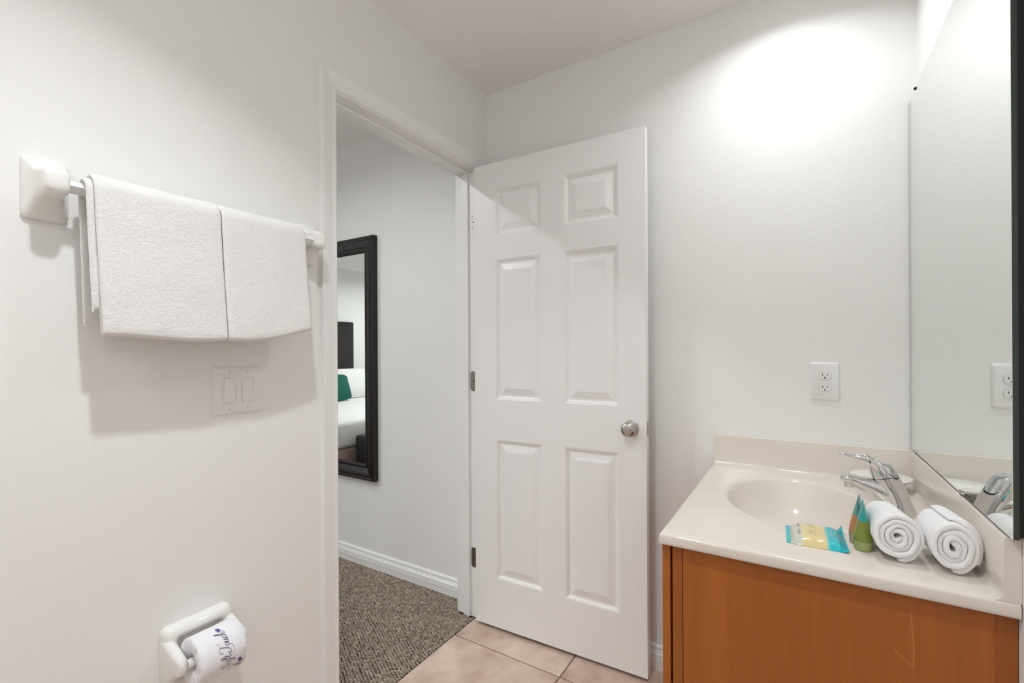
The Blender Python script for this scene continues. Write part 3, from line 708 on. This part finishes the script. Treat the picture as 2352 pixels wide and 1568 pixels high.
# ------------------------------------------------------------------ bedroom: tall framed mirror
bx1, bz0, bz1, bw, fw_ = -.757, .497, 1.874, .62, .092
bmr = empty('wall_mirror', (bx1 - bw / 2, 0, bz0), 'tall wall mirror in a dark espresso frame beyond the doorway', 'mirror')
FP = [(0, .0005), (0, .030), (.004, .034), (.012, .036), (.018, .033), (.028, .037), (.042, .034), (.056, .026), (.066, .019), (.070, .019), (.076, .022), (.084, .019), (.092, .012), (.092, .0005)]
def fpiece(c0, c1, d0, d1):    # mitred moulding from corner c0 to c1; d = inward direction per corner
    MB().loft([[Vector((c[0] + d[0] * a, -t, c[1] + d[1] * a)) for a, t in FP] for c, d in ((c0, d0), (c1, d1))], True, False).build('frame_moulding', espresso_m.m, bmr, autosm=30)
cA, cB, cC, cD = (bx1 - bw, bz0), (bx1, bz0), (bx1, bz1), (bx1 - bw, bz1)
iA, iB, iC, iD = (1, 1), (-1, 1), (-1, -1), (1, -1)
fpiece(cA, cB, iA, iB); fpiece(cB, cC, iB, iC); fpiece(cC, cD, iC, iD); fpiece(cD, cA, iD, iA)
MB().box(bx1 - bw + fw_ - .004, bx1 - fw_ + .004, -.0135, -.0125, bz0 + fw_ - .004, bz1 - fw_ + .004).build('mirror_glass', mirror_m.m, bmr)
# bed seen in that mirror
HB = XB + .06
bed = empty('bed', (-3.4, -2.05, 0), 'white made bed with dark headboard seen in the framed mirror', 'bed')
MB().box(XB + .001, HB, -2.83, -1.15, .3, 1.66, .008, 2).build('headboard', espresso_m.m, bed)
MB().box(HB + .02, -2.45, -3.02, -1.05, .10, .30, .02, 2).build('box_base', M('bed_skirt', srgb(176, 150, 138), .9).m, bed)
MB().box(HB + .01, -2.42, -3.05, -1.02, .30, .56, .05, 4).build('mattress', linen_m.m, bed)
def pillow(name, c, hx, hy, hz, tilt, m, label, cat):
    mb = MB(); rings = []; n = 28
    for i in range(15):
        t = -1 + 2 * i / 14; s = math.sqrt(max(0, 1 - abs(t) ** 3.2)) ; ring = []
        for j in range(n):
            a = 2 * PI * j / n; c_, s_ = math.cos(a), math.sin(a)
            y = hy * t; x_ = hx * (s * .95 + .05) * math.copysign(abs(c_) ** .9, c_); z_ = hz * (.80 + .20 * s) * math.copysign(abs(s_) ** .55, s_)
            x_ *= (1 - abs(z_ / hz) ** 3 * .75)
            x_ += .006 * noise.noise(Vector((t * 3, z_ * 9, c[1])))
            ring.append(Vector((c[0] + x_ * math.cos(tilt) - z_ * math.sin(tilt), c[1] + y, c[2] + x_ * math.sin(tilt) + z_ * math.cos(tilt))))
        rings.append(ring)
    mb.loft(rings); return mb.build(name, m, None, label, cat, autosm=80)
pillow('pillow', (HB + .16, -2.60, .56 + .215), .085, .36, .215, .28, linen_m.m, 'white sleeping pillow leaning on the dark headboard in the mirror', 'pillow')
pillow('cushion', (HB + .36, -2.19, .56 + .185), .07, .27, .185, .35, green_m.m, 'dark green cushion in front of the white pillow', 'cushion')
MB().box(-2.32, -1.92, -1.95, -1.14, .05, .44, .03, 3).box(-2.29, -2.25, -1.92, -1.88, 0, .06).box(-1.99, -1.95, -1.92, -1.88, 0, .06).box(-2.29, -2.25, -1.21, -1.17, 0, .06).box(-1.99, -1.95, -1.21, -1.17, 0, .06).build('bench', leather_m.m, None, 'black padded bench at the foot of the white bed', 'bench')

# ------------------------------------------------------------------ recessed ceiling lamps
def can(x, y, power, label, r=.034, spread=112, c=(.935, .98, 1.0)):
    e = empty('recessed_light', (x, y, H - .02), label, 'ceiling light', 'recessed ceiling lights')
    MB().lathe([(r + .006, 0), (r + .040, 0), (r + .040, -.002), (r + .030, -.007), (r + .008, -.012), (r + .006, -.010)], (x, y, H), 'Z', 36, True, False).build('trim_ring', plas_m.m, e)
    MB().lathe([(.001, -.006), (r, -.006), (r, -.0075), (.001, -.0075)], (x, y, H), 'Z', 28).build('lamp_lens', emit('lamp_glow', c + (1,), 20, False), e)
    L = bpy.data.lights.new('lamp', 'AREA'); L.shape = 'DISK'; L.size = 2 * r; L.energy = power; L.color = c; L.spread = R_(spread)
    o = bpy.data.objects.new('lamp', L); col.objects.link(o); o.parent = e; o.location = (0, 0, .02 - .0085)
can(1.22, -.31, LAMP_VANITY, 'small recessed ceiling lamp over the vanity basin', spread=140)
can(.70, -1.53, LAMP_BATH, 'small recessed ceiling lamp over the middle of the bathroom')
can(-.64, -1.12, LAMP_HALL, 'small recessed ceiling lamp just outside the doorway', spread=165)
can(-2.3, -1.9, FILL_BED, 'unseen recessed lamp added to light the bedroom, near the bed foot', .06, 170)  # both bedroom lamps are unseen, added to light the bedroom
can(-3.3, -3.2, FILL_BED, 'unseen recessed lamp added to light the bedroom, by the bed corner', .06, 170)

# unseen frosted dome, added behind the camera as soft fill light
dm = empty('dome_fill_light', (.80, -2.45, H - .11), 'unseen frosted dome added as fill light at the far end of the bathroom', 'ceiling light')
MB().lathe([(.001, 0), (.165, 0), (.170, -.008), (.165, -.020), (.001, -.020)], (.80, -2.45, H), 'Z', 40).build('fill_dome_base', plas_m.m, dm)
MB().lathe([(.155, -.0205), (.155, -.030), (.146, -.052), (.124, -.074), (.092, -.092), (.05, -.102), (.001, -.105)], (.80, -2.45, H), 'Z', 40).build('fill_dome_shade', emit('dome_fill_glow', (.935, .98, 1, 1), FILL_DOME), dm)
